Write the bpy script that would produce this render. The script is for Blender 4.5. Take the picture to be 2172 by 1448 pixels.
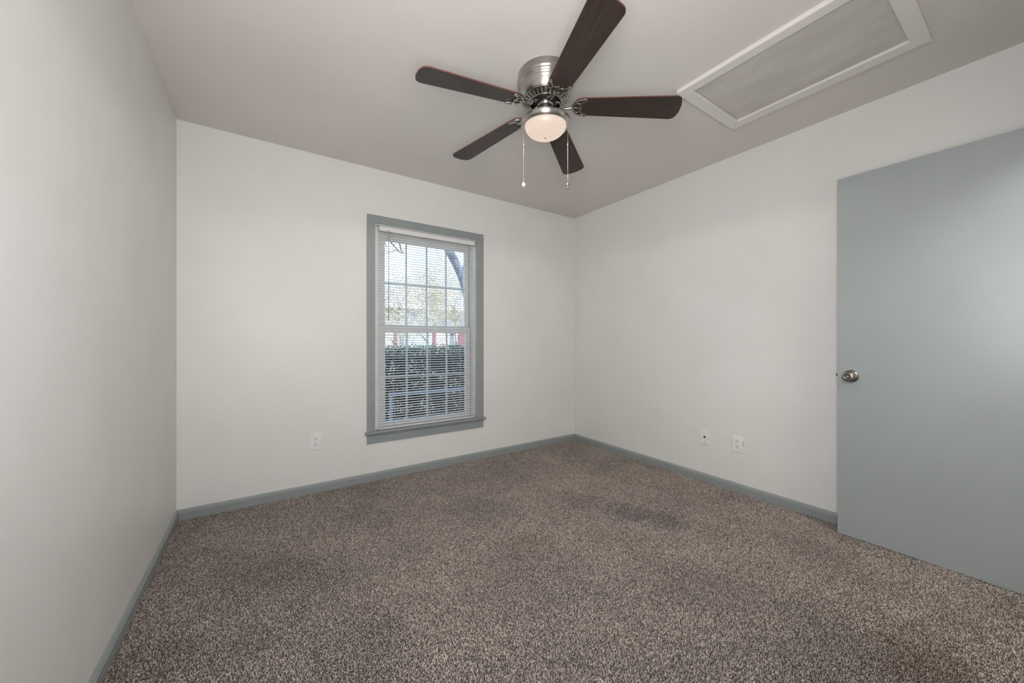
import bpy, bmesh, math, random
import numpy as np
from mathutils import Vector, Matrix
random.seed(7)
R = math.radians
S = bpy.context.scene
COL = S.collection
for o in list(bpy.data.objects): bpy.data.objects.remove(o)

# ---------------------------------------------------------------- camera
cam_d = bpy.data.cameras.new('camera'); cam = bpy.data.objects.new('camera', cam_d); COL.objects.link(cam)
cam_d.sensor_width = 36; cam_d.lens = 36 * 781.0 / 2172
cam_d.clip_start = 0.02; cam_d.clip_end = 200
cam_d.shift_y = -3.0 / 2172
YAW = math.atan(525 / 781.0)
cam.location = (0, 0, 1.10); cam.rotation_euler = (R(90), 0, -YAW)
S.camera = cam

# ---------------------------------------------------------------- world and lights
S.view_settings.view_transform = 'Standard'; S.view_settings.look = 'None'
S.view_settings.exposure = 0.75; S.view_settings.gamma = 1; S.view_settings.use_curve_mapping = False
w = bpy.data.worlds.new('sky'); S.world = w; w.use_nodes = True
wn = w.node_tree.nodes; wl = w.node_tree.links; bg = wn['Background']
tc = wn.new('ShaderNodeTexCoord'); mp = wn.new('ShaderNodeMapping'); mp.inputs['Scale'].default_value = (2.2, 2.2, 5)
nz = wn.new('ShaderNodeTexNoise'); nz.inputs['Scale'].default_value = 2.2; nz.inputs['Detail'].default_value = 5
rp = wn.new('ShaderNodeValToRGB')
rp.color_ramp.elements[0].position = .42; rp.color_ramp.elements[0].color = (.32, .60, 1, 1)
rp.color_ramp.elements[1].position = .60; rp.color_ramp.elements[1].color = (.68, .83, 1, 1)
wl.new(tc.outputs['Generated'], mp.inputs[0]); wl.new(mp.outputs[0], nz.inputs[0]); wl.new(nz.outputs[0], rp.inputs[0])
wl.new(rp.outputs[0], bg.inputs[0]); bg.inputs[1].default_value = 2.1

def light(name, typ, loc, rot, energy, color=(1, 1, 1), **k):
    d = bpy.data.lights.new(name, typ); o = bpy.data.objects.new(name, d); COL.objects.link(o)
    o.location = loc; o.rotation_euler = rot; d.energy = energy; d.color = color
    for a, v in k.items(): setattr(d, a, v)
    return o
light('sun', 'SUN', (0, -5, 8), (R(33), 0, R(-10)), 4.2, (1, .95, .88), angle=R(.6))
# soft fill light added behind the camera to brighten the room
light('soft_fill', 'AREA', (.30, -.07, 1.40), (R(92), 0, R(-34)), 41, (.975, .984, 1), shape='RECTANGLE', size=1.2, size_y=1.2, spread=R(165))
# hall lamp outside the open doorway
light('hall_lamp', 'AREA', (2.1, -.75, 2.38), (0, 0, 0), 14, (1, .97, .93), shape='DISK', size=.5)

# ---------------------------------------------------------------- helpers
def lin(c):
    return tuple([(v / 255 / 12.92 if v / 255 <= .04045 else ((v / 255 + .055) / 1.055) ** 2.4) for v in c] + [1])
def mat(name, rgb, rough=.5, metal=0, spec=.5, noise=None, bump=None, **k):
    """noise=(scale, other rgb, detail, stretch) colour wear; bump=(scale, strength, distance)"""
    m = bpy.data.materials.new(name); m.use_nodes = True; n = m.node_tree.nodes; l = m.node_tree.links
    b = n['Principled BSDF']; b.inputs['Base Color'].default_value = lin(rgb)
    b.inputs['Roughness'].default_value = rough; b.inputs['Metallic'].default_value = metal
    b.inputs['Specular IOR Level'].default_value = spec
    t = n.new('ShaderNodeTexCoord')
    if noise:
        sc, rgb2, det, st = noise
        mm = n.new('ShaderNodeMapping'); mm.inputs['Scale'].default_value = st; l.new(t.outputs['Object'], mm.inputs[0])
        q = n.new('ShaderNodeTexNoise'); q.inputs['Scale'].default_value = sc; q.inputs['Detail'].default_value = det
        l.new(mm.outputs[0], q.inputs[0])
        r = n.new('ShaderNodeValToRGB'); r.color_ramp.elements[0].position = .35; r.color_ramp.elements[1].position = .65
        r.color_ramp.elements[0].color = lin(rgb); r.color_ramp.elements[1].color = lin(rgb2)
        l.new(q.outputs[0], r.inputs[0]); l.new(r.outputs[0], b.inputs['Base Color'])
    if bump:
        sc, stn, dist = bump
        q = n.new('ShaderNodeTexNoise'); q.inputs['Scale'].default_value = sc; q.inputs['Detail'].default_value = 4
        l.new(t.outputs['Object'], q.inputs[0]); u = n.new('ShaderNodeBump')
        u.inputs['Strength'].default_value = stn; u.inputs['Distance'].default_value = dist
        l.new(q.outputs[0], u.inputs['Height']); l.new(u.outputs[0], b.inputs['Normal'])
    for a, v in k.items(): b.inputs[a.replace('_', ' ')].default_value = v
    return m
M = {}
M['wall'] = mat('wall_paint', (226, 225, 221), .42, spec=.35, noise=(3, (223, 221, 217), 3, (1, 1, 1)), bump=(70, .25, .0015))
M['ceil'] = mat('ceiling_paint', (223, 217, 211), .5, spec=.3, noise=(1.5, (219, 212, 207), 4, (1, 1, 1)), bump=(55, .3, .0015))
M['trim'] = mat('grey_trim_paint', (146, 152, 151), .38, spec=.5, noise=(6, (141, 147, 146), 3, (1, 1, 1)), bump=(90, .15, .001))
M['door'] = mat('grey_door_paint', (160, 166, 166), .32, spec=.5, noise=(2.2, (156, 162, 162), 3, (1, 1, 1)), bump=(120, .22, .0008))
M['hatch'] = mat('brushed_hatch_paint', (192, 186, 179), .45, noise=(3.5, (206, 200, 194), 8, (3, .8, 1)))
M['hatchfr'] = mat('hatch_frame_paint', (228, 223, 217), .4, noise=(5, (225, 220, 214), 3, (1, 1, 1)))
M['vinyl'] = mat('white_vinyl', (226, 226, 224), .35, noise=(8, (221, 221, 219), 2, (1, 1, 1)))
M['blind'] = mat('white_blind_slat', (228, 226, 224), .4, noise=(12, (222, 220, 218), 2, (1, 1, 1)))
M['plate'] = mat('white_plate_plastic', (232, 232, 228), .3, noise=(30, (228, 228, 224), 2, (1, 1, 1)))
M['dark'] = mat('dark_slot', (22, 20, 19), .6, noise=(40, (30, 27, 25), 2, (1, 1, 1)))
M['gap'] = mat('grey_seam', (92, 92, 96), .7, noise=(40, (80, 80, 84), 2, (1, 1, 1)))
M['nickel'] = mat('brushed_nickel', (196, 193, 187), .33, 1, noise=(4, (190, 186, 180), 4, (1, 1, 60)), Anisotropic=.8, Anisotropic_Rotation=.25)
M['pewter'] = mat('antique_nickel', (182, 178, 171), .27, 1, noise=(60, (160, 155, 148), 3, (1, 1, 1)))
M['knobm'] = mat('satin_nickel', (160, 152, 146), .25, 1, noise=(60, (145, 138, 132), 3, (1, 1, 1)))
M['motor'] = mat('dark_motor', (26, 24, 24), .5, .3, noise=(30, (36, 33, 32), 3, (1, 1, 1)))
M['wood'] = mat('walnut_blade', (44, 36, 33), .36, spec=.45, noise=(22, (62, 48, 43), 7, (.5, 9, 9)))
M['woodedge'] = mat('mahogany_edge', (104, 66, 56), .4, noise=(22, (100, 60, 48), 3, (1, 9, 1)))
M['wand'] = mat('grey_clear_plastic', (168, 168, 166), .2, noise=(60, (160, 160, 158), 3, (1, 1, 1)))
M['crystal'] = mat('frosted_crystal', (225, 228, 232), .12, spec=.9, noise=(60, (190, 193, 198), 3, (1, 1, 1)))
tg = M['nickel'].node_tree.nodes.new('ShaderNodeTangent'); tg.direction_type = 'RADIAL'; tg.axis = 'Z'
M['nickel'].node_tree.links.new(tg.outputs[0], M['nickel'].node_tree.nodes['Principled BSDF'].inputs['Tangent'])
# lit frosted glass bowl
m = bpy.data.materials.new('lit_frosted_glass'); m.use_nodes = True; n = m.node_tree.nodes; b = n['Principled BSDF']
b.inputs['Base Color'].default_value = (.10, .09, .08, 1); b.inputs['Roughness'].default_value = .35
b.inputs['Emission Color'].default_value = lin((246, 219, 200)); b.inputs['Emission Strength'].default_value = .485
q = n.new('ShaderNodeTexNoise'); q.inputs['Scale'].default_value = 9; t = n.new('ShaderNodeTexCoord')
r = n.new('ShaderNodeValToRGB'); r.color_ramp.elements[0].color = lin((236, 208, 188)); r.color_ramp.elements[1].color = lin((252, 232, 216))
m.node_tree.links.new(t.outputs['Object'], q.inputs[0]); m.node_tree.links.new(q.outputs[0], r.inputs[0]); m.node_tree.links.new(r.outputs[0], b.inputs['Emission Color'])
M['bowl'] = m
# clear window glass: mostly lets light through, a faint mirror
m = bpy.data.materials.new('window_glass'); m.use_nodes = True; n = m.node_tree.nodes; l = m.node_tree.links
n.remove(n['Principled BSDF']); tr = n.new('ShaderNodeBsdfTransparent'); tr.inputs[0].default_value = (.93, .96, .97, 1)
gl = n.new('ShaderNodeBsdfGlossy'); gl.inputs['Roughness'].default_value = .02; fr = n.new('ShaderNodeFresnel'); fr.inputs[0].default_value = 1.3
mx = n.new('ShaderNodeMixShader'); l.new(fr.outputs[0], mx.inputs[0]); l.new(tr.outputs[0], mx.inputs[1]); l.new(gl.outputs[0], mx.inputs[2])
l.new(mx.outputs[0], n['Material Output'].inputs[0]); M['glass'] = m
# carpet: yarn colours per tuft, broad patches painting the shading of trodden pile
DARK_PATCHES = [(1.90, 1.53, .14, .14, (.68, .68, .74, 1)), (2.00, 1.34, .11, .12, (.78, .78, .82, 1)), (1.78, 1.80, .14, .12, (.86, .84, .86, 1)),
          (1.21, 1.60, .16, .12, (.86, .84, .82, 1)), (1.90, .27, .22, .12, (.80, .76, .72, 1))]
def carpet_mat(name, lift):
    m = bpy.data.materials.new(name); m.use_nodes = True; n = m.node_tree.nodes; l = m.node_tree.links; b = n['Principled BSDF']
    b.inputs['Roughness'].default_value = .95; b.inputs['Specular IOR Level'].default_value = .1
    t = n.new('ShaderNodeTexCoord')
    v = n.new('ShaderNodeTexVoronoi'); v.inputs['Scale'].default_value = 210; l.new(t.outputs['Object'], v.inputs['Vector'])
    sp = n.new('ShaderNodeSeparateColor'); l.new(v.outputs['Color'], sp.inputs[0])
    r = n.new('ShaderNodeValToRGB'); e = r.color_ramp.elements
    e[0].position = 0; e[0].color = lin((78, 70, 66)); e[1].position = 1; e[1].color = lin((178, 168, 159))
    e.new(.35).color = lin((108, 99, 93)); e.new(.65).color = lin((143, 133, 126))
    l.new(sp.outputs[0], r.inputs[0])
    q = n.new('ShaderNodeTexNoise'); q.inputs['Scale'].default_value = 2.6; q.inputs['Detail'].default_value = 5; q.inputs['Roughness'].default_value = .6
    l.new(t.outputs['Object'], q.inputs[0])
    mr = n.new('ShaderNodeMapRange'); mr.inputs[1].default_value = .36; mr.inputs[2].default_value = .64
    mr.inputs[3].default_value = .86 * lift; mr.inputs[4].default_value = 1.10 * lift; l.new(q.outputs[0], mr.inputs[0])
    x = n.new('ShaderNodeMix'); x.data_type = 'RGBA'; x.blend_type = 'MULTIPLY'; x.inputs[0].default_value = 1
    l.new(r.outputs[0], x.inputs[6]); l.new(mr.outputs[0], x.inputs[7]); last = x.outputs[2]
    nd = n.new('ShaderNodeTexNoise'); nd.inputs['Scale'].default_value = 14; nd.inputs['Detail'].default_value = 3; l.new(t.outputs['Object'], nd.inputs[0])
    for cx_, cy_, sx, sy, dk in DARK_PATCHES:      # darker patches with ragged outlines
        vs = n.new('ShaderNodeVectorMath'); vs.operation = 'SUBTRACT'; vs.inputs[1].default_value = (cx_, cy_, 0); l.new(t.outputs['Object'], vs.inputs[0])
        vm = n.new('ShaderNodeVectorMath'); vm.operation = 'MULTIPLY'; vm.inputs[1].default_value = (1 / sx, 1 / sy, 0); l.new(vs.outputs[0], vm.inputs[0])
        vl = n.new('ShaderNodeVectorMath'); vl.operation = 'LENGTH'; l.new(vm.outputs[0], vl.inputs[0])
        ad = n.new('ShaderNodeMath'); ad.operation = 'MULTIPLY_ADD'; ad.inputs[1].default_value = 1.6; l.new(nd.outputs[0], ad.inputs[0]); l.new(vl.outputs['Value'], ad.inputs[2])
        m2 = n.new('ShaderNodeMapRange'); m2.inputs[1].default_value = 1.3; m2.inputs[2].default_value = 2.0; m2.inputs[3].default_value = 1; m2.inputs[4].default_value = 0
        l.new(ad.outputs[0], m2.inputs[0])
        y = n.new('ShaderNodeMix'); y.data_type = 'RGBA'; y.blend_type = 'MULTIPLY'; y.inputs[7].default_value = dk
        l.new(m2.outputs[0], y.inputs[0]); l.new(last, y.inputs[6]); last = y.outputs[2]
    l.new(last, b.inputs['Base Color'])
    return m
M['carpet'] = carpet_mat('carpet_yarn', 1.55)
M['backing'] = mat('carpet_backing', (62, 54, 50), .95, noise=(200, (44, 38, 35), 3, (1, 1, 1)))

class MB:
    """collects shapes, then builds them as one mesh object"""
    def __init__(s): s.bm = bmesh.new()
    def box(s, x0, x1, y0, y1, z0, z1, bev=0, mi=0):
        r = bmesh.ops.create_cube(s.bm, size=1); vs = r['verts']
        for v in vs: v.co = Vector(((x0 + x1) / 2 + v.co.x * (x1 - x0), (y0 + y1) / 2 + v.co.y * (y1 - y0), (z0 + z1) / 2 + v.co.z * (z1 - z0)))
        fs = {f for v in vs for f in v.link_faces}
        for f in fs: f.material_index = mi
        if bev:
            es = list({e for v in vs for e in v.link_edges})
            bmesh.ops.bevel(s.bm, geom=es, offset=bev, segments=2, affect='EDGES', profile=.6)
        return s
    def lathe(s, prof, seg=64, c=(0, 0, 0), axis='Z', mi=0, closed=False):
        rings = []
        for r, z in prof:
            ring = []
            for i in range(seg):
                a = 2 * math.pi * i / seg
                p = (r * math.cos(a), r * math.sin(a), z)
                if axis == 'X': p = (p[2], p[0], p[1])
                if axis == 'Y': p = (p[0], p[2], p[1])
                ring.append(s.bm.verts.new((p[0] + c[0], p[1] + c[1], p[2] + c[2])))
            rings.append(ring)
        prs = list(zip(rings, rings[1:])) + ([(rings[-1], rings[0])] if closed else [])
        for A, B in prs:
            for i in range(seg):
                j = (i + 1) % seg; f = s.bm.faces.new((A[i], A[j], B[j], B[i])); f.smooth = True; f.material_index = mi
        if not closed:
            for g in (rings[0], rings[-1]):
                f = s.bm.faces.new(g); f.material_index = mi
        return s
    def tube(s, pts, rad, seg=10, flat=1.0, mi=0):
        pts = [Vector(p) for p in pts]; n = len(pts); rs = rad if hasattr(rad, '__len__') else [rad] * n
        rings = []; up = Vector((0, 0, 1))
        for i, p in enumerate(pts):
            d = (pts[min(i + 1, n - 1)] - pts[max(i - 1, 0)]).normalized()
            a = d.cross(up)
            if a.length < 1e-3: a = d.cross(Vector((0, 1, 0)))
            a.normalize(); b2 = a.cross(d).normalized()
            rings.append([s.bm.verts.new(p + (a * math.cos(2 * math.pi * k / seg) + b2 * math.sin(2 * math.pi * k / seg) * flat) * rs[i]) for k in range(seg)])
        for A, B in zip(rings, rings[1:]):
            for k in range(seg):
                f = s.bm.faces.new((A[k], A[(k + 1) % seg], B[(k + 1) % seg], B[k])); f.smooth = True; f.material_index = mi
        for g in (rings[0], rings[-1]): s.bm.faces.new(g).material_index = mi
        return s
    def sphere(s, c, r, seg=12, sz=1, mi=0):
        q = bmesh.ops.create_uvsphere(s.bm, u_segments=seg, v_segments=max(6, seg // 2 + 2), radius=r)
        for v in q['verts']: v.co = Vector((v.co.x + c[0], v.co.y + c[1], v.co.z * sz + c[2]))
        for v in q['verts']:
            for f in v.link_faces: f.smooth = True; f.material_index = mi
        return s
    def prism(s, pts, axis, a0, a1, mi=0):
        """pts in the two other axes (in xyz order), swept along axis from a0 to a1"""
        def P(p, a):
            return {'X': (a, p[0], p[1]), 'Y': (p[0], a, p[1]), 'Z': (p[0], p[1], a)}[axis]
        A = [s.bm.verts.new(P(p, a0)) for p in pts]; B = [s.bm.verts.new(P(p, a1)) for p in pts]
        n = len(pts)
        for i in range(n): s.bm.faces.new((A[i], A[(i + 1) % n], B[(i + 1) % n], B[i])).material_index = mi
        s.bm.faces.new(A[::-1]).material_index = mi; s.bm.faces.new(B).material_index = mi
        return s
    def build(s, name, mats, parent=None, bevel=None, recalc=True):
        if recalc: bmesh.ops.recalc_face_normals(s.bm, faces=s.bm.faces)
        me = bpy.data.meshes.new(name); s.bm.to_mesh(me); s.bm.free()
        for mm in (mats if isinstance(mats, (list, tuple)) else [mats]): me.materials.append(mm)
        o = bpy.data.objects.new(name, me); COL.objects.link(o); o.parent = parent
        if bevel:
            b = o.modifiers.new('bevel', 'BEVEL'); b.width = bevel; b.segments = 2; b.limit_method = 'ANGLE'
        return o
def empty(name, loc, rz=0, parent=None):
    o = bpy.data.objects.new(name, None); COL.objects.link(o); o.location = loc; o.rotation_euler = (0, 0, rz); o.parent = parent
    o.empty_display_size = .05
    return o
def tag(o, label=None, cat=None, group=None, kind=None):
    for k, v in (('label', label), ('category', cat), ('group', group), ('kind', kind)):
        if v: o[k] = v
    return o
def struct(o, label, cat): return tag(o, label, cat, kind='structure')

# ---------------------------------------------------------------- room shell
XL, XR, YB, YF, H = -.443, 2.836, 2.99, -.10, 2.44
YH = -1.45                              # far side of the hall behind the doorway
struct(MB().box(XL - .12, XR + .12, YH - .12, YB + .15, -.12, 0).build('floor', M['backing']),
       'floor under the brown flecked carpet', 'floor')
struct(MB().box(XL - .12, XR + .12, YH - .12, YB + .15, H, H + .12).build('ceiling', M['ceil']),
       'flat painted ceiling in pale warm grey', 'ceiling')
struct(MB().box(XL - .12, XL, YH - .12, YB + .15, 0, H).build('wall_left', M['wall']), 'off-white painted wall at the left edge', 'wall')
struct(MB().box(XR, XR + .12, YH - .12, YB + .15, 0, H).build('wall_right', M['wall']), 'off-white painted wall behind the grey door', 'wall')
WX0, WX1, WZ0, WZ1 = .70, 1.632, .36, 2.03
struct(MB().box(XL, WX0, YB, YB + .15, 0, H).box(WX1, XR, YB, YB + .15, 0, H).box(WX0, WX1, YB, YB + .15, 0, WZ0)
       .box(WX0, WX1, YB, YB + .15, WZ1, H).build('wall_back', M['wall']), 'off-white painted wall with the window', 'wall')
DX0, DX1 = 1.93, 2.71
struct(MB().box(XL, DX0, YF - .11, YF, 0, H).box(DX1, XR, YF - .11, YF, 0, H).box(DX0, DX1, YF - .11, YF, 2.04, H)
       .build('wall_front', M['wall']), 'off-white wall with the doorway', 'wall')
struct(MB().box(XL, XR, YH - .12, YH, 0, H).build('wall_hall', M['wall']), 'off-white wall of the hall outside', 'wall')

# baseboards: (outward, height) profile with a stepped top
prof = [(0, 0), (.0125, 0), (.0125, .050), (.0095, .0535), (.0095, .058), (.006, .063), (.003, .0675), (0, .0685)]
struct(MB().prism([(XL + a, b) for a, b in prof], 'Y', YF, YB).build('baseboard_left', M['trim']), 'grey baseboard along the left wall', 'baseboard')
struct(MB().prism([(XR - a, b) for a, b in prof], 'Y', YF, YB).build('baseboard_right', M['trim']), 'grey baseboard along the wall behind the door', 'baseboard')
struct(MB().prism([(YB - a, b) for a, b in prof], 'X', XL, XR).build('baseboard_back', M['trim']), 'grey baseboard under the window', 'baseboard')
struct(MB().box(DX0 - .06, DX0, YF, YF + .014, 0, 2.1).box(DX0 - .06, DX1 + .06, YF, YF + .014, 2.04, 2.1).box(DX1, DX1 + .06, YF, YF + .014, 0, 2.1)
       .build('trim_1', M['trim'], bevel=.002), 'grey casing around the doorway', 'door casing')

# ---------------------------------------------------------------- carpet pile (tufts of twisted yarn)
def carpet(name, x0, x1, y0, y1, pitch):
    rng = np.random.default_rng(3)
    nx, ny = int((x1 - x0) / pitch), int((y1 - y0) / pitch)
    gx, gy = np.meshgrid(np.arange(nx), np.arange(ny)); n = nx * ny
    X = x0 + (gx.ravel() + .5 + rng.uniform(-.5, .5, n)) * pitch; Y = y0 + (gy.ravel() + .5 + rng.uniform(-.5, .5, n)) * pitch
    def field(sc, sd):
        rg = np.random.default_rng(sd); f = 0
        for i in range(7):
            a = rg.uniform(0, 6.28); k = sc * rg.uniform(.5, 2.2); f = f + np.sin(X * k * np.cos(a) + Y * k * np.sin(a) + rg.uniform(0, 6.28))
        return f / 2.6
    la, lm = field(3.2, 1) * 1.8, .25 + .25 * field(4.5, 2)
    hgt = .0058 * rng.uniform(.7, 1.2, n); rr = pitch * .52 * rng.uniform(.75, 1.2, n)
    tx = hgt * (np.cos(la) * lm + rng.normal(0, .36, n)); ty = hgt * (np.sin(la) * lm + rng.normal(0, .36, n))
    ph = rng.uniform(0, 6.28, n)
    V = np.zeros((n, 7, 3), np.float32)
    for i in range(3):
        a = ph + i * 2.094
        V[:, i, 0] = X + rr * np.cos(a) * .8; V[:, i, 1] = Y + rr * np.sin(a) * .8; V[:, i, 2] = -.0005
        a = a + .7
        V[:, 3 + i, 0] = X + tx * .7 + rr * np.cos(a); V[:, 3 + i, 1] = Y + ty * .7 + rr * np.sin(a); V[:, 3 + i, 2] = hgt * .72
    V[:, 6, 0] = X + tx; V[:, 6, 1] = Y + ty; V[:, 6, 2] = hgt
    np.clip(V[:, :, 0], x0, x1, out=V[:, :, 0]); np.clip(V[:, :, 1], y0, y1, out=V[:, :, 1])
    T = []
    for i in range(3):
        j = (i + 1) % 3; T += [(i, j, 3 + j), (i, 3 + j, 3 + i), (3 + i, 3 + j, 6)]
    T = np.array(T, np.int32); F = (T[None] + (np.arange(n, dtype=np.int32) * 7)[:, None, None]).reshape(-1, 3)
    me = bpy.data.meshes.new(name); me.vertices.add(n * 7); me.vertices.foreach_set('co', V.ravel())
    me.loops.add(F.size); me.loops.foreach_set('vertex_index', F.ravel())
    me.polygons.add(len(F)); me.polygons.foreach_set('loop_start', np.arange(0, F.size, 3, dtype=np.int32))
    # one random value per tuft picks its yarn colour
    at = me.attributes.new('yarn', 'FLOAT', 'POINT'); at.data.foreach_set('value', np.repeat(rng.uniform(0, 1, n), 7).astype(np.float32))
    me.update(calc_edges=True); me.materials.append(M['carpet'])
    o = bpy.data.objects.new(name, me); COL.objects.link(o)
    return tag(o, 'brown and beige flecked cut pile carpet across the whole floor', 'carpet', kind='stuff')
# per-tuft colour in place of the cell texture
nt = M['carpet'].node_tree; an = nt.nodes.new('ShaderNodeAttribute'); an.attribute_name = 'yarn'
nt.links.new(an.outputs['Fac'], [q for q in nt.nodes if q.type == 'VALTORGB'][0].inputs[0])
carpet('carpet_pile', XL + .012, XR - .012, YF, YB - .012, .0038)

# ---------------------------------------------------------------- window
win = struct(empty('window_1', (1.166, YB, .385)), 'grey trimmed double-hung window with white grilles', 'window')
def wb(f):                                # build in world coordinates, then make local to the window empty
    def g(*a, **k):
        o = f(*a, **k); return o
    return g
def wbuild(mb, name, mt, parent=win, bevel=None):
    off = Vector((1.166, YB, .385))
    for v in mb.bm.verts: v.co -= off
    return mb.build(name, mt, parent, bevel)
CX0, CX1, IX0, IX1, CT, IT, ST = .656, 1.684, .716, 1.611, 2.075, 2.013, .388
c = MB()
for x0, x1, ct in ((CX0, IX0, 0), (IX1, CX1, 0)):
    c.box(x0, x1, YB - .016, YB, ST, IT + .001)
c.prism([(CX0, IT), (CX1, IT), (CX1, CT), (CX0, CT)], 'Y', YB - .016, YB)
wbuild(c, 'casing', M['trim'], bevel=.003)
wbuild(MB().prism([(YB - .034, ST - .016), (YB - .038, ST - .011), (YB - .038, ST - .005), (YB - .033, ST), (YB + .06, ST), (YB + .06, ST - .022), (YB - .030, ST - .022)], 'X', CX0 - .014, CX1 + .014),
       'stool', M['trim'])
wbuild(MB().prism([(YB - .014, .297), (YB, .297), (YB, ST - .022), (YB - .019, ST - .022), (YB - .019, ST - .03), (YB - .014, ST - .036)], 'X', CX0, CX1 - .002), 'apron', M['trim'])
# white jamb liner
JX0, JX1 = .7225, 1.6285
wbuild(MB().box(WX0, JX0, YB, YB + .15, ST, WZ1).box(JX1, WX1, YB, YB + .15, ST, WZ1).box(JX0, JX1, YB, YB + .15, 2.008, WZ1)
       .box(JX0, JX1, YB + .061, YB + .16, WZ0, ST + .01), 'jamb', M['vinyl'], bevel=.001)
def sash(name, y, gx0, gx1, gz0, gz1, ox0, ox1, oz0, oz1, d=.028):
    s = MB().box(ox0, gx0, y, y + d, oz0, oz1).box(gx1, ox1, y, y + d, oz0, oz1)
    s.box(gx0, gx1, y, y + d, oz0, gz0).box(gx0, gx1, y, y + d, gz1, oz1)
    so = wbuild(s, name, M['vinyl'], bevel=.003)
    g = MB().box(gx0, gx1, y + .010, y + .013, gz0, gz1); wbuild(g, 'pane', M['glass'], so).parent = so
    mu = MB(); n = 4
    for i in range(1, n):
        x = gx0 + (gx1 - gx0) * i / n; mu.box(x - .0075, x + .0075, y + .014, y + .020, gz0, gz1)
    z = (gz0 + gz1) / 2; mu.box(gx0, gx1, y + .0141, y + .0199, z - .0075, z + .0075)
    mo = wbuild(mu, 'grille', M['vinyl'], so)
    for q in (so,): q.parent = win
    for q in so.children: q.location = (0, 0, 0)
    return so
us = sash('upper_sash', 3.095, .822, 1.548, 1.225, 1.917, .757, 1.590, 1.182, 1.985)
ls = sash('lower_sash', 3.060, .816, 1.540, .435, 1.165, .757, 1.590, .398, 1.218)
wbuild(MB().box(JX0, .753, 3.052, 3.13, .40, 2.008).box(1.5926, JX1, 3.052, 3.13, .40, 2.008).box(JX0, JX1, 3.07, 3.13, 1.989, 2.008), 'side_track', M['vinyl'])
wbuild(MB().box(.7531, .7569, 3.085, 3.12, .40, 1.985).box(1.5901, 1.5925, 3.0935, 3.12, 1.22, 1.985).box(1.5901, 1.5925, 3.060, 3.12, .40, 1.2199), 'weather_seal', M['gap'])

# ---------------------------------------------------------------- blind
bl = tag(empty('window_blind', (1.18, 3.02, 1.985)), 'white mini blind hanging open inside the window frame', 'blind')
def bbuild(mb, name, mt, parent=bl, bevel=None):
    for v in mb.bm.verts: v.co -= Vector((1.18, 3.02, 1.985))
    return mb.build(name, mt, parent, bevel)
BX0, BX1 = .7535, 1.606
bbuild(MB().box(BX0, BX1, 3.000, 3.032, 1.968, 2.006), 'headrail', M['blind'], bevel=.002)
s = MB(); zt, zb, pitch = 1.958, .4, .0205; ns = int((zt - zb) / pitch)
for i in range(ns + 1):
    z = zt - i * pitch; P = []
    for k in range(5):
        a = (k / 4 - .5); P.append((3.017 + a * .025, z + .0034 * (1 - (2 * a) ** 2) + a * .0025))
    Q = [(p[0], p[1] - .0008) for p in P[::-1]]
    e = random.uniform(-.002, .0025)
    s.prism(P + Q, 'X', BX0 + .001, BX1 - .001 + e)
so = bbuild(s, 'slats', M['blind'])
bbuild(MB().box(BX0, BX1, 3.004, 3.030, .391, .3995), 'bottom_rail', M['blind'], bevel=.002)
for x in (.866, 1.176, 1.462):
    b = MB()
    for yy in (3.003, 3.031): b.tube([(x, yy, 1.97), (x, yy, .398)], .0005, 5)
    b.tube([(x + .004, 3.0025, 1.97), (x + .004, 3.0025, .398)], .0005, 5)
    bbuild(b, 'ladder_cord', M['blind'])
bbuild(MB().tube([(.822, 2.990, 1.972), (.822, 2.985, 1.955), (.822, 2.984, 1.26)], .0032, 6).tube([(.822, 3.0, 1.978), (.822, 2.990, 1.972)], .0015, 5), 'tilt_wand', M['wand'])

# ---------------------------------------------------------------- wall plates
def plate(name, label, cat, loc, rz, duplex=True, group=None):
    t = tag(empty(name, loc, rz), label, cat, group)          # local +Y points out of the wall, X across, Z up
    MB().prism([(-.035, -.057), (.035, -.057), (.035, .057), (-.035, .057)], 'Y', 0, .005).build('cover_plate', M['plate'], t, bevel=.0025)
    if duplex:
        for s in (1, -1):
            z = s * .0195; pts = []
            for k in range(24):
                a = 2 * math.pi * k / 24; pts.append((.0172 * math.cos(a), z + max(-.0135, min(.0135, .0172 * math.sin(a)))))
            f = MB().prism(pts, 'Y', .004, .0068).build('socket', M['plate'], t, bevel=.0006)
            MB().box(-.0085, -.0060, .0066, .0071, z - .007, z + .003).box(.0060, .0085, .0066, .0071, z - .008, z + .003)\
                .lathe([(.003, .0066), (.003, .0071)], 12, (0, 0, z + .0085), 'Y').build('slots', M['dark'], f)
        MB().lathe([(.0032, .0045), (.0028, .006), (.001, .0062)], 12, (0, 0, 0), 'Y').build('screw', M['plate'], t)
    else:
        MB().lathe([(.0085, .0045), (.0085, .006), (.0075, .0065), (.0048, .0066)], 16, (0, 0, 0), 'Y').build('jack', M['dark'], t)
        MB().lathe([(.0042, .006), (.0042, .013), (.002, .0132)], 12, (.001, 0, .001), 'Y').build('coax_pin', M['knobm'], t)
        for z in (.042, -.042):
            MB().lathe([(.0032, .0045), (.0028, .006), (.001, .0062)], 12, (0, 0, z), 'Y').build('screw', M['gap' if z < 0 else 'plate'], t)
    return t
plate('wall_outlet', 'white duplex outlet on the window wall, left of the window', 'outlet', (.3045, YB, .368), R(180), group=None)
po_ = plate('wall_outlet', 'white duplex outlet low on the right wall, nearer the grey door', 'outlet', (XR, 1.298, .349), R(90))
MB().box(-.0362, -.034, 0, .0022, -.008, .030).build('wall_cutout', M['dark'], po_)  # dark sliver paints the shade in the wall gap beside the plate
plate('cable_jack', 'white cable wall plate with a single round jack beside an outlet', 'wall plate', (XR, 1.536, .350), R(90), duplex=False)

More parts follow.
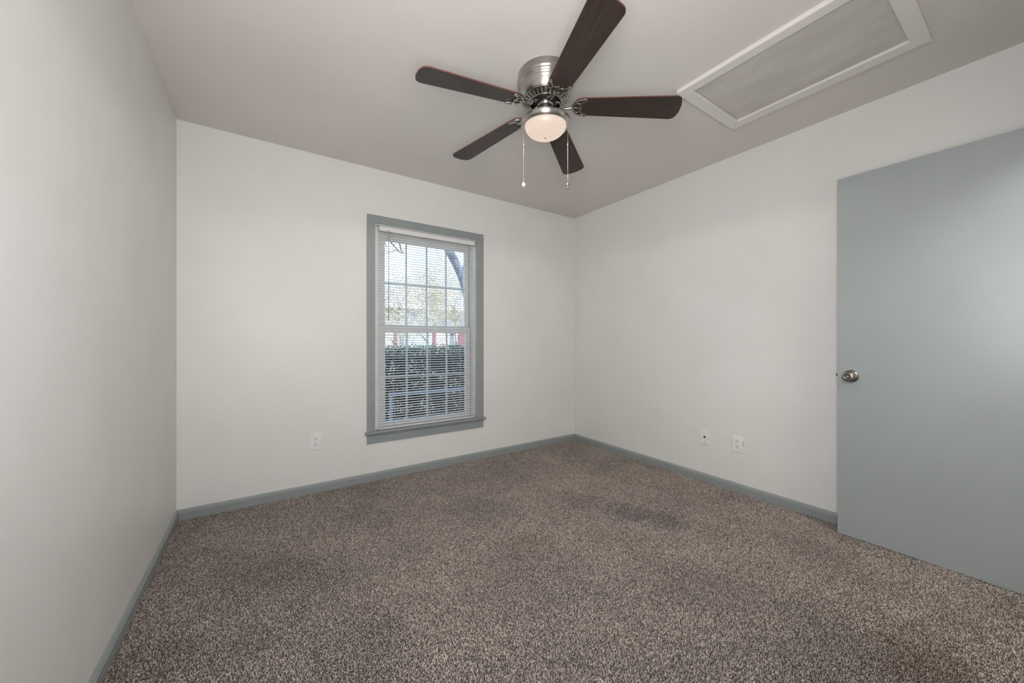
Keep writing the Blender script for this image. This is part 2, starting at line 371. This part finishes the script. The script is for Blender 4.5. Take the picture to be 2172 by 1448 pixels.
# ---------------------------------------------------------------- door, swung open in front of the right wall
door = struct(MB().box(2.705, 2.740, -.055, .706, .006, 2.012).build('door_1', M['door'], bevel=.002), 'grey flat slab door standing open with a nickel knob', 'door')
k = MB(); kc = (0, .647, .90)
k.lathe([(.034, 2.7049), (.034, 2.702), (.031, 2.697), (.024, 2.693), (.014, 2.690), (.0125, 2.678), (.016, 2.672), (.0255, 2.665),
         (.0275, 2.656), (.0265, 2.648), (.022, 2.642), (.0135, 2.6395), (.0125, 2.6405)], 48, kc, 'X')
kn = k.build('door_knob', M['knobm'], door)
MB().lathe([(.0122, 2.6415), (.0122, 2.6402), (.0085, 2.6400)], 24, kc, 'X').build('lock_ring', M['dark'], kn)
MB().lathe([(.0075, 2.6412), (.0075, 2.6375), (.006, 2.6365)], 24, kc, 'X').box(2.6350, 2.637, .642, .652, .8985, .9015).build('lock_button', M['nickel'], kn)
k = MB(); k.lathe([(.034, 2.7401), (.034, 2.743), (.031, 2.748), (.024, 2.752), (.014, 2.755), (.0125, 2.767), (.016, 2.773), (.0255, 2.780),
         (.0275, 2.789), (.0265, 2.797), (.022, 2.803), (.012, 2.806)], 32, kc, 'X').build('door_knob', M['knobm'], door)
MB().box(2.7135, 2.7305, .7055, .715, .894, .909).box(2.711, 2.734, .7045, .7068, .873, .930).build('latch_bolt', M['knobm'], door, bevel=.001)
for z in (.25, 1.05, 1.82):
    MB().lathe([(.006, z - .045), (.006, z + .045)], 12, (2.70, -.062, 0)).box(2.70, 2.735, -.062, -.0552, z - .044, z + .044).build('hinge', M['knobm'], door)

# ---------------------------------------------------------------- attic hatch
ht = tag(empty('attic_hatch', (2.139, .73, H)), 'white framed attic access panel in the ceiling with streaky grey paint', 'attic hatch')
def hb(mb, name, mt, bevel=None):
    for v in mb.bm.verts: v.co -= Vector((2.139, .73, H))
    return mb.build(name, mt, ht, bevel)
hx0, hx1, hy0, hy1, t = 1.836, 2.440, .312, 1.147, 2.419
fx0, fx1, fy0, fy1 = 1.890, 2.372, .372, 1.087
def board(a, b_, c_, d):
    m_ = MB(); A = [m_.bm.verts.new((p[0], p[1], t)) for p in (a, b_, c_, d)]; B = [m_.bm.verts.new((p[0], p[1], H + .001)) for p in (a, b_, c_, d)]
    for i in range(4): m_.bm.faces.new((A[i], A[(i + 1) % 4], B[(i + 1) % 4], B[i]))
    m_.bm.faces.new(A); m_.bm.faces.new(B[::-1]); return m_
g = .0006
hb(board((hx0, hy0), (fx0, fy0), (fx0, fy1), (hx0, hy1)), 'frame_board', M['hatchfr'], .0015)
hb(board((hx1, hy0), (fx1, fy0), (fx1, fy1), (hx1, hy1)), 'frame_board', M['hatchfr'], .0015)
hb(board((hx0 + g, hy0), (hx1 - g, hy0), (fx1 - g, fy0), (fx0 + g, fy0)), 'frame_board', M['hatchfr'], .0015)
hb(board((hx0 + g, hy1), (hx1 - g, hy1), (fx1 - g, fy1), (fx0 + g, fy1)), 'frame_board', M['hatchfr'], .0015)
hb(MB().box(fx0 - .004, fx1 - .004, fy0 + .003, fy1 - .004, 2.4305, H + .0005), 'hatch_panel', M['hatch'])

# ---------------------------------------------------------------- ceiling fan
FX, FY = 1.1855, 1.4590
fan = tag(empty('ceiling_fan', (FX, FY, H)), 'five-blade ceiling fan in brushed nickel with dark walnut blades and a lit bowl', 'ceiling fan')
def Z(z): return z - H
hs = [(.10, 2.4405), (.1385, 2.4395), (.1385, 2.408), (.1415, 2.405), (.1415, 2.402), (.1375, 2.399), (.1365, 2.392), (.1395, 2.389), (.1395, 2.3865), (.1355, 2.384),
      (.1348, 2.380), (.1375, 2.3775), (.1375, 2.3755), (.134, 2.373), (.1332, 2.369), (.1345, 2.367), (.1325, 2.364), (.1315, 2.35), (.128, 2.333), (.121, 2.319),
      (.119, 2.318), (.118, 2.3205), (.100, 2.325)]
MB().lathe([(r_, Z(z)) for r_, z in hs], 96).build('motor_housing', M['nickel'], fan)
MB().lathe([(.117, Z(2.332)), (.117, Z(2.3225)), (.070, Z(2.322)), (.05, Z(2.322))], 64).build('motor_core', M['motor'], fan)
v = MB()
v.lathe([(.118, Z(2.3190)), (.1185, Z(2.3165)), (.110, Z(2.3135)), (.109, Z(2.316))], 96, closed=True)
v.lathe([(.084, Z(2.3035)), (.0835, Z(2.3005)), (.078, Z(2.2985)), (.077, Z(2.3025))], 96, closed=True)
for i in range(31):
    a = 2 * math.pi * i / 31
    r0, r1, w0, w1, z0, z1 = .1105, .082, .0082, .0060, Z(2.3140), Z(2.3010)
    V = []
    for rr, ww, zz in ((r0, w0, z0), (r1, w1, z1)):
        for sgn in (-1, 1):
            for dz in (0, .005):
                V.append(v.bm.verts.new((rr * math.cos(a) - sgn * ww * math.sin(a), rr * math.sin(a) + sgn * ww * math.cos(a), zz + dz)))
    for f in ((0, 2, 6, 4), (1, 5, 7, 3), (0, 4, 5, 1), (2, 3, 7, 6), (0, 1, 3, 2), (4, 6, 7, 5)): v.bm.faces.new([V[j] for j in f])
v.build('vent_ring', M['pewter'], fan)
MB().lathe([(.060, Z(2.3225)), (.062, Z(2.318)), (.060, Z(2.306)), (.045, Z(2.302)), (.038, Z(2.302))], 48).build('flywheel', M['motor'], fan)
MB().lathe([(.030, Z(2.303)), (.0385, Z(2.302)), (.0395, Z(2.300)), (.0395, Z(2.286)), (.0375, Z(2.285)), (.0375, Z(2.283)), (.0395, Z(2.282)), (.0395, Z(2.234)), (.035, Z(2.232))], 64).build('switch_housing', M['nickel'], fan)
pan = [(.034, 2.236), (.0405, 2.236), (.046, 2.233), (.060, 2.2315), (.088, 2.2275), (.104, 2.2205), (.116, 2.2145), (.1235, 2.209), (.1262, 2.205), (.1265, 2.202), (.1250, 2.194), (.1200, 2.1865), (.1130, 2.182), (.1080, 2.1815), (.1058, 2.185),
       (.1055, 2.196), (.103, 2.206), (.08, 2.218), (.034, 2.228)]
MB().lathe([(r_, Z(z)) for r_, z in pan], 96, closed=True).build('light_pan', M['nickel'], fan)
bw = [(.1032, 2.200)] + [(.1032 * math.cos(R(a)), 2.186 - .0585 * math.sin(R(a))) for a in range(0, 90, 6)] + [(.003, 2.1275)]
bowl = MB().lathe([(r_, Z(z)) for r_, z in bw], 96).build('glass_bowl', M['bowl'], fan)
MB().lathe([(.001, Z(2.1295)), (.0045, Z(2.128)), (.0042, Z(2.125)), (.002, Z(2.123))], 16).build('finial', M['knobm'], bowl)
# the bulb's light leaves the bowl downward and sideways, the pan keeps it off the ceiling
sp = light('bulb_light', 'SPOT', (0, 0, Z(2.112)), (0, 0, 0), 7, (1, .92, .84), spot_size=R(176), spot_blend=.12, shadow_soft_size=.05); sp.parent = fan

def outline_mesh(name, loops, depth, bevel, mt):
    """a flat outline with holes, given real thickness and rounded rims"""
    cu = bpy.data.curves.new(name, 'CURVE'); cu.dimensions = '2D'; cu.fill_mode = 'BOTH'; cu.extrude = depth; cu.bevel_depth = bevel; cu.bevel_resolution = 2; cu.resolution_u = 6
    for pts, kind in loops:
        sp_ = cu.splines.new('BEZIER'); sp_.bezier_points.add(len(pts) - 1); sp_.use_cyclic_u = True
        for p, q in zip(sp_.bezier_points, pts):
            p.co = (q[0], q[1], 0); h = q[2] if len(q) > 2 else 'AUTO'; p.handle_left_type = p.handle_right_type = h
    o = bpy.data.objects.new(name, cu); COL.objects.link(o); dg = bpy.context.evaluated_depsgraph_get()
    me = bpy.data.meshes.new_from_object(o.evaluated_get(dg)); bpy.data.objects.remove(o); bpy.data.curves.remove(cu)
    me.name = name; me.materials.clear(); me.materials.append(mt)
    return me
# blade, drawn in its own frame: x outward, y across
def blade_mesh():
    m_ = MB(); r0, r1, w0, w1, th = .138, .650, .0545, .0715, .0028
    P = []
    for k in range(9): a = R(90 + k * 22.5 / 2 * 2 / 2 * 1.0 * 2); P.append((r0 + .048 + .048 * math.cos(R(90 + k * 22.5)), w0 * math.sin(R(90 + k * 22.5))))
    # rounded tip corners with a slightly bowed end
    rc = .032
    for k in range(7): a = R(-90 + k * 13); P.append((r1 - rc + rc * math.cos(a), -w1 + rc + rc * math.sin(a)))
    for k in range(1, 6): y = -w1 + rc * 1.1 + (2 * w1 - 2.2 * rc) * k / 6; P.append((r1 + .006 * (1 - (y / w1) ** 2), y))
    for k in range(7): a = R(12 + k * 13); P.append((r1 - rc + rc * math.cos(a), w1 - rc + rc * math.sin(a)))
    A = [m_.bm.verts.new((p[0], p[1], -th)) for p in P]; B = [m_.bm.verts.new((p[0], p[1], th)) for p in P]
    m_.bm.faces.new(A[::-1]); m_.bm.faces.new(B)
    for i in range(len(P)):
        f = m_.bm.faces.new((A[i], A[(i + 1) % len(P)], B[(i + 1) % len(P)], B[i])); f.material_index = 1
    bmesh.ops.recalc_face_normals(m_.bm, faces=m_.bm.faces)
    me = bpy.data.meshes.new('blade'); m_.bm.to_mesh(me); m_.bm.free(); me.materials.append(M['wood']); me.materials.append(M['woodedge']); return me
bm_blade = blade_mesh()
outer = [(.134, 0), (.140, .022), (.156, .041), (.180, .050), (.206, .0515), (.2075, .045), (.192, .037), (.179, .024), (.176, .011), (.183, 0),
         (.176, -.011), (.179, -.024), (.192, -.037), (.2075, -.045), (.206, -.0515), (.180, -.050), (.156, -.041), (.140, -.022)]
h1 = [(.145, .004), (.149, .022), (.156, .0275), (.169, .021), (.168, .008)]
h2 = [(.158, .0325), (.166, .0405), (.182, .0455), (.192, .0445), (.182, .0375), (.172, .028)]
neg = lambda L: [(a, -b) for a, b in L][::-1]
plate_me = outline_mesh('iron_plate', [(outer, 0), (h1, 0), (neg(h1), 0), (h2, 0), (neg(h2), 0)], .0012, .0018, M['pewter'])
arm = MB()
arm.tube([(.050, 0, .030), (.064, 0, .031), (.072, 0, .027), (.077, 0, .014), (.084, 0, .000), (.096, 0, -.0075), (.112, 0, -.008), (.126, 0, -.005), (.140, 0, -.0035)],
         [.0065, .0068, .0064, .0058, .0055, .0055, .0057, .0062, .0072], 10)
for a_, b_ in ((.062, .009), (.062, -.009)): arm.lathe([(.0035, .025), (.003, .0225), (.001, .022)], 10, (a_ - .008, b_, 0))
ao = arm.build('tmp_arm', M['pewter']); arm_me = ao.data; bpy.data.objects.remove(ao); arm_me.name = 'iron_arm'
PIT, DROOP, ZB = .162, .089, 2.2745
for i, da in enumerate((1.8, 2.3, -.9, 2.9, -1.0)):
    az = R(31.9 + 72 * i + da)
    ir = bpy.data.objects.new('blade_iron', arm_me); COL.objects.link(ir); ir.parent = fan
    ir.matrix_local = Matrix.Translation((0, 0, Z(ZB))) @ Matrix.Rotation(az, 4, 'Z')
    tl = Matrix.Translation((.15, 0, 0)) @ Matrix.Rotation(DROOP if i != 3 else .045, 4, 'Y') @ Matrix.Rotation(-PIT, 4, 'X') @ Matrix.Translation((-.15, 0, 0))
    bo = bpy.data.objects.new('fan_blade', bm_blade); COL.objects.link(bo); bo.parent = fan
    bo.matrix_local = Matrix.Translation((0, 0, Z(ZB))) @ Matrix.Rotation(az, 4, 'Z') @ tl
    pl = bpy.data.objects.new('mounting_plate', plate_me); COL.objects.link(pl); pl.parent = ir
    pl.matrix_local = tl @ Matrix.Translation((0, 0, -.0062))
# pull chains hang either side of the light
rt = Vector((math.cos(YAW), -math.sin(YAW), 0))
for sgn, zend, rr in ((-1, 1.902, .1115), (1, 1.896, .114)):
    p = rt * sgn * rr; c = MB(); top = Z(2.186)
    c.tube([(p.x, p.y, top), (p.x, p.y, top - .004), (p.x, p.y, Z(zend))], .0006, 5)
    c.sphere((p.x, p.y, top - .004), .003, 8)
    z = top - .012
    while z > Z(zend): c.sphere((p.x, p.y, z), .00125, 6); z -= .0036
    c.tube([(p.x, p.y, Z(2.098)), (p.x, p.y, Z(2.088))], .0022, 8)
    ch = c.build('pull_chain', M['nickel'], fan)
    if sgn < 0:
        f = MB().sphere((p.x, p.y, Z(1.888)), .0108, 14).lathe([(.004, Z(1.9015)), (.005, Z(1.8975))], 10, (p.x, p.y, 0)).build('crystal_fob', M['crystal'], ch)
        tag(f, 'clear faceted ball fob')
        for pg in f.data.polygons: pg.use_smooth = False
    else:
        f = MB().lathe([(.002, Z(1.8965)), (.0058, Z(1.893)), (.0068, Z(1.885)), (.0064, Z(1.874)), (.004, Z(1.868)), (.001, Z(1.866))], 16, (p.x, p.y, 0)).build('metal_fob', M['pewter'], ch)
        tag(f, 'small dark metal fob')

# ================================================================ outdoors
GZ = -.35
M['grass'] = mat('lawn', (120, 118, 84), .95, noise=(3, (150, 138, 105), 5, (1, 1, 1)))
M['siding'] = mat('pale_pink_siding', (222, 208, 204), .7, noise=(4, (214, 202, 199), 3, (1, 1, 30)))
M['shutter'] = mat('faded_red_shutter', (150, 104, 108), .6, noise=(6, (138, 92, 96), 3, (1, 1, 20)))
M['roofm'] = mat('pinkish_shingles', (170, 158, 160), .9, noise=(20, (140, 130, 134), 3, (1, 4, 4)))
M['white'] = mat('white_house_trim', (236, 236, 236), .5, noise=(10, (228, 228, 228), 2, (1, 1, 1)))
M['bark'] = mat('grey_bark', (148, 150, 160), .9, noise=(14, (92, 92, 100), 6, (1, 1, .4)), bump=(40, .8, .02))
M['palebark'] = mat('pale_tree_bark', (150, 142, 134), .9, noise=(14, (120, 112, 106), 6, (1, 1, .4)))
M['twig'] = mat('brown_twig', (88, 76, 68), .9, noise=(20, (66, 56, 50), 3, (1, 1, 1)))
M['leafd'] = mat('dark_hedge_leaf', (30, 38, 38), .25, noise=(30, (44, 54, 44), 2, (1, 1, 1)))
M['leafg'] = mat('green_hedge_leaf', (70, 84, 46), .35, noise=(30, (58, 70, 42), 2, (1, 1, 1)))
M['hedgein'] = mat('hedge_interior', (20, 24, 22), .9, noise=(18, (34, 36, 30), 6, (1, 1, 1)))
M['leafy'] = mat('sunlit_hedge_leaf', (140, 150, 96), .35, noise=(30, (120, 132, 76), 2, (1, 1, 1)))  # lighter green paints sunlight on the hedge top
M['leafw'] = mat('glint_hedge_leaf', (244, 238, 228), .5, noise=(30, (226, 214, 200), 2, (1, 1, 1)))  # near-white leaf colour imitates glints of sun
M['leaft'] = mat('dry_tan_leaf', (212, 192, 174), .6, noise=(30, (194, 172, 154), 2, (1, 1, 1)))
M['leafo'] = mat('olive_tree_leaf', (152, 154, 118), .6, noise=(30, (134, 138, 102), 2, (1, 1, 1)))
M['leafp'] = mat('pale_tree_leaf', (226, 214, 192), .6, noise=(30, (214, 200, 178), 2, (1, 1, 1)))
M['railm'] = mat('grey_painted_steel', (150, 156, 166), .4, noise=(20, (140, 146, 156), 3, (1, 1, 1)))
M['bin'] = mat('blue_plastic', (48, 60, 100), .5, noise=(20, (42, 54, 90), 3, (1, 1, 1)))
M['hglass'] = mat('house_window_glass', (190, 200, 210), .08, noise=(3, (170, 182, 196), 2, (1, 1, 1)))
struct(MB().box(-14, 30, 3.15, 45, GZ - .3, GZ).build('ground', M['grass']), 'lawn beyond the hedge', 'ground')
struct(MB().box(-7, XL - .125, YB, YB + .15, GZ, 2.62).box(XR + .125, 9, YB, YB + .15, GZ, 2.62).build('sun_block_wall', M['siding']), 'unseen outer house wall added to keep sun off the hedge', 'wall')  # house wall out of view, added to block sun from the hedge
struct(MB().box(-7, 9, 3.141, 3.62, 2.62, 2.72).build('shade_eave', M['white']), 'unseen eave slab added to shade the hedge', 'eave')  # eave out of view, put in to cast shade on the hedge

def leaves(bm_, n, pos, size, mats, up=.3):
    for _ in range(n):
        p = Vector(pos()); s_ = size * random.uniform(.6, 1.35)
        d = Vector((random.gauss(0, 1), random.gauss(0, 1), random.gauss(0, 1) + up)).normalized()
        a = d.orthogonal().normalized(); a = Matrix.Rotation(random.uniform(0, 6.28), 3, d) @ a; b2 = d.cross(a)
        q = [p - a * s_, p + b2 * s_ * .42 + d * s_ * .12, p + a * s_, p - b2 * s_ * .42 + d * s_ * .12]
        vs = [bm_.verts.new(x) for x in q]; f = bm_.faces.new(vs); f.material_index = random.choice(mats)
# hedge close outside the window
hd = tag(empty('garden_hedge', (2.0, 4.5, GZ)), 'clipped leafy hedge just outside the window', 'hedge')
m_ = MB()
def hp():
    if random.random() < .5: return (random.uniform(-2.2, 2.6), random.uniform(-.5, .5), 1.30 + random.gauss(0, .035))
    return (random.uniform(-2.2, 2.6), -.5 + abs(random.gauss(0, .10)), random.uniform(.02, 1.32))
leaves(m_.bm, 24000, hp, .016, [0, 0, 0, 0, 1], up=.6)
leaves(m_.bm, 5000, lambda: (random.uniform(-2.2, 2.6), random.uniform(-.55, .5), 1.335 + random.gauss(0, .03)), .013, [1, 3, 3], up=.6)  # paler top layer, sunlight put into the leaf colour
for _ in range(210):                       # clumps of white leaves painting sun glints on the hedge face
    c_ = (random.uniform(-1.2, .5), random.uniform(.3, 1.2))
    leaves(m_.bm, random.randint(3, 14), lambda: (c_[0] + random.gauss(0, .035), -.56 + random.gauss(0, .02), c_[1] + random.gauss(0, .025)), .012, [2], up=0)
fo = m_.build('foliage', [M['leafd'], M['leafg'], M['leafw'], M['leafy']], hd, recalc=False); fo['kind'] = 'stuff'
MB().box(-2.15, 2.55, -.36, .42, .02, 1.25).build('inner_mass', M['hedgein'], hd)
m_ = MB()
for _ in range(260):
    x = random.uniform(-2.1, 2.5); y = random.uniform(-.45, .4); h0 = 1.28; L = random.uniform(.05, .15)
    dx, dy = random.gauss(0, .04), random.gauss(0, .03)
    m_.tube([(x, y, h0), (x + dx * .5, y + dy * .5, h0 + L * .6), (x + dx, y + dy, h0 + L)], [.0022, .0016, .001], 4)
m_.build('twigs', M['twig'], hd)['kind'] = 'stuff'
# low rail in front of the hedge
rl = tag(empty('yard_railing', (1.965, 3.70, GZ)), 'low grey metal railing between the window and the hedge', 'railing')
MB().box(-.94, 1.9, -.015, .015, .895, .925).build('top_rail', M['railm'], rl, bevel=.003)
for x in (-.925, .45, 1.87): MB().box(x - .014, x + .014, -.0145, .0145, .0, .895).build('post', M['railm'], rl)
# neighbouring house
hY = 17.5
def at(px, Y): l = (px - 1086) / 781; return (.5577 + .83 * l) / (.83 - .5577 * l) * Y
ho = tag(empty('neighbour_house', (6, hY, GZ)), 'pale pink sided house with red shutters seen beyond the hedge', 'house')
f_ = MB()
z = 0
while z < 3.0:
    f_.prism([(-.018, z), (0, z + .155), (.2, z + .155), (.2, z)], 'X', -5, 3.4); z += .155
f_.box(-5, 3.4, .2, 5, 0, 3.1).build('siding_wall', M['siding'], ho)
f_ = MB().prism([(-.55, 3.0), (5.5, 3.0), (2.5, 4.3)], 'X', -5.4, 3.8).build('roof', M['roofm'], ho)
MB().box(-5.4, 3.8, -.58, -.5, 2.92, 3.1).build('fascia', M['white'], ho)
def wx(px): l = (px - 1086) / 781; return (.5577 + .83 * l) / (.83 - .5577 * l) * (hY - .05) - 6
for a0, a1 in ((844, 916),):
    x0, x1 = wx(a0), wx(a1)
    wf = MB().box(x0, x1, -.07, .01, .75, 2.2).build('window_frame', M['white'], ho)
    MB().box(x0 + .07, (x0 + x1) / 2 - .03, -.075, -.06, .82, 2.13).box((x0 + x1) / 2 + .03, x1 - .07, -.075, -.06, .82, 2.13).build('window_pane', M['hglass'], wf)
for a0, a1 in ((835, 843.5), (916.5, 925), (972, 985)):
    x0, x1 = wx(a0), wx(a1); s2 = MB().box(x0, x1, -.06, .01, .75, 2.2)
    for k in range(18): s2.box(x0 + .03, x1 - .03, -.068, -.055, .82 + k * .075, .86 + k * .075)
    s2.build('shutter', M['shutter'], ho)
bn = tag(MB().prism([(-.11, -.11), (.11, -.11), (.13, .13), (-.13, .13)], 'Z', 0, .84).box(-.14, .14, -.14, .14, .84, .90).build('waste_bin', M['bin'], bevel=.02), 'small dark blue bin beyond the hedge', 'bin')
bn.location = (at(966, 9.2), 9.2, GZ + .42); 
st = tag(MB().box(-.4, .4, -.4, .4, 0, .42).build('concrete_block', M['white']), 'pale concrete slab under the blue bin', 'slab'); st.location = (at(966, 9.2), 9.2, GZ)
po = tag(MB().box(-.03, .03, -.03, .03, 0, 1.56).box(-.045, .045, -.045, .045, 1.56, 1.60).build('yard_post', M['railm'], bevel=.004), 'blue grey post standing behind the hedge', 'post')
po.location = (at(958.5, 6.6), 6.6, GZ)
# trees
def tree(name, label, x, y, rad, zc, rz_, n, mats, size, trunk=.12, lean=0):
    t_ = tag(empty(name, (x, y, GZ)), label, 'tree')
    tm = MB(); tm.tube([(0, 0, 0), (.05, 0, zc * .4), (lean, .05, zc - GZ)], [trunk, trunk * .8, trunk * .3], 10)
    for k in range(14):
        a = random.uniform(0, 6.28); h0 = random.uniform(.35, .95) * (zc - GZ); L = rad * random.uniform(.4, .8)
        p0 = Vector((lean * h0 / (zc - GZ), 0, h0)); d = Vector((math.cos(a), math.sin(a), random.uniform(.3, 1.1)))
        tm.tube([p0, p0 + d * L * .5 + Vector((0, 0, .05)), p0 + d * L], [trunk * .35, trunk * .2, trunk * .06], 6)
    tm.build('trunk', M['palebark'], t_)
    def ball():
        while 1:
            p = [random.uniform(-1, 1) for _ in range(3)]
            if sum(q * q for q in p) < 1: return p
    cl = [[q * .8 for q in ball()] for _ in range(30)]
    def cp():
        c_ = random.choice(cl); d_ = ball()
        return ((c_[0] + d_[0] * .25) * rad, (c_[1] + d_[1] * .25) * rad, (c_[2] + d_[2] * .25) * rz_ + zc - GZ)
    q_ = MB(); leaves(q_.bm, n, cp, size, mats)
    q_.build('crown', [M['leaft'], M['leafo'], M['leafp']], t_, recalc=False)['kind'] = 'stuff'
    return t_
tree('yard_tree', 'tan leaved tree behind the left panes of the window', at(847, 8), 8.0, .95, 1.75, 1.05, 15000, [0, 0, 2, 2, 2, 1], .015, .03)
tree('yard_tree', 'olive green tree behind the middle panes of the window', at(905, 10.6), 10.6, 1.15, 2.35, 1.15, 17000, [0, 1, 2, 2, 0], .019, .035)
tree('yard_tree', 'bushy tan tree behind the right panes of the window', at(965, 13.2), 13.2, 1.2, 2.6, 1.5, 17000, [0, 2, 2, 1, 0], .022, .035)
tree('yard_tree', 'tall pale tree rising over the neighbouring house', at(925, 27), 27.0, 3.6, 5.0, 3.0, 15000, [0, 2, 2], .05, .12)
# leaning trunk in the right part of the upper sash
lt = tag(empty('leaning_tree', (at(990, 6.0) + .1, 6.0, GZ)), 'thick grey tree trunk leaning left across the upper right panes', 'tree')
o_ = lt.location
def pt(px, py, Y):
    l = (px - 1086) / 781; d = Y / (.83 - .5577 * l); return Vector((at(px, Y), Y, 1.1 + (721 - py) / 781 * d)) - o_
MB().tube([(.15, 0, 0), (.12, 0, 1.2), pt(990, 625, 6.0), pt(981, 590, 6.0), pt(966, 556, 6), pt(952, 530, 6), pt(936, 495, 6), pt(915, 450, 6)],
          [.10, .085, .07, .07, .075, .078, .08, .085], 12).build('trunk', M['bark'], lt)
for pts, r_ in (([(978, 585), (985, 560), (992, 540)], .03), ([(938, 500), (925, 530), (934, 548)], .008), ([(925, 520), (930, 540), (938, 555)], .006)):
    MB().tube([pt(a, b, 6.0) for a, b in pts], [r_, r_ * .7, r_ * .35], 6).build('branch', M['bark'], lt)
# overhanging bare twigs from a tree at the upper left
ot = tag(empty('overhanging_tree', (-.6, 7.4, GZ)), 'bare dark twigs hanging into the top left panes', 'tree')
o_ = ot.location
q_ = MB(); q_.tube([(0, 0, 0), (.05, 0, 2.5), (.8, 0, 4.4)] + [pt(815, 440, 7.4), pt(840, 460, 7.4)], [.16, .14, .09, .05, .03], 10)
q_.build('trunk', M['bark'], ot)
for pts, r_ in (([(815, 440), (822, 505), (838, 524), (846, 531)], .018), ([(840, 460), (844, 500), (851, 530), (857, 538)], .018),
                ([(840, 460), (866, 500), (862, 520), (857, 532)], .010), ([(815, 440), (812, 500), (820, 524), (816, 532)], .010), ([(857, 538), (840, 530), (824, 536), (816, 530)], .009)):
    q_ = [pt(a, b, 7.4) for a, b in pts]; MB().tube(q_, [r_ * 1.2, r_, r_ * .7, r_ * .4, r_ * .3][:len(q_)], 6).build('branch', M['twig'], ot)
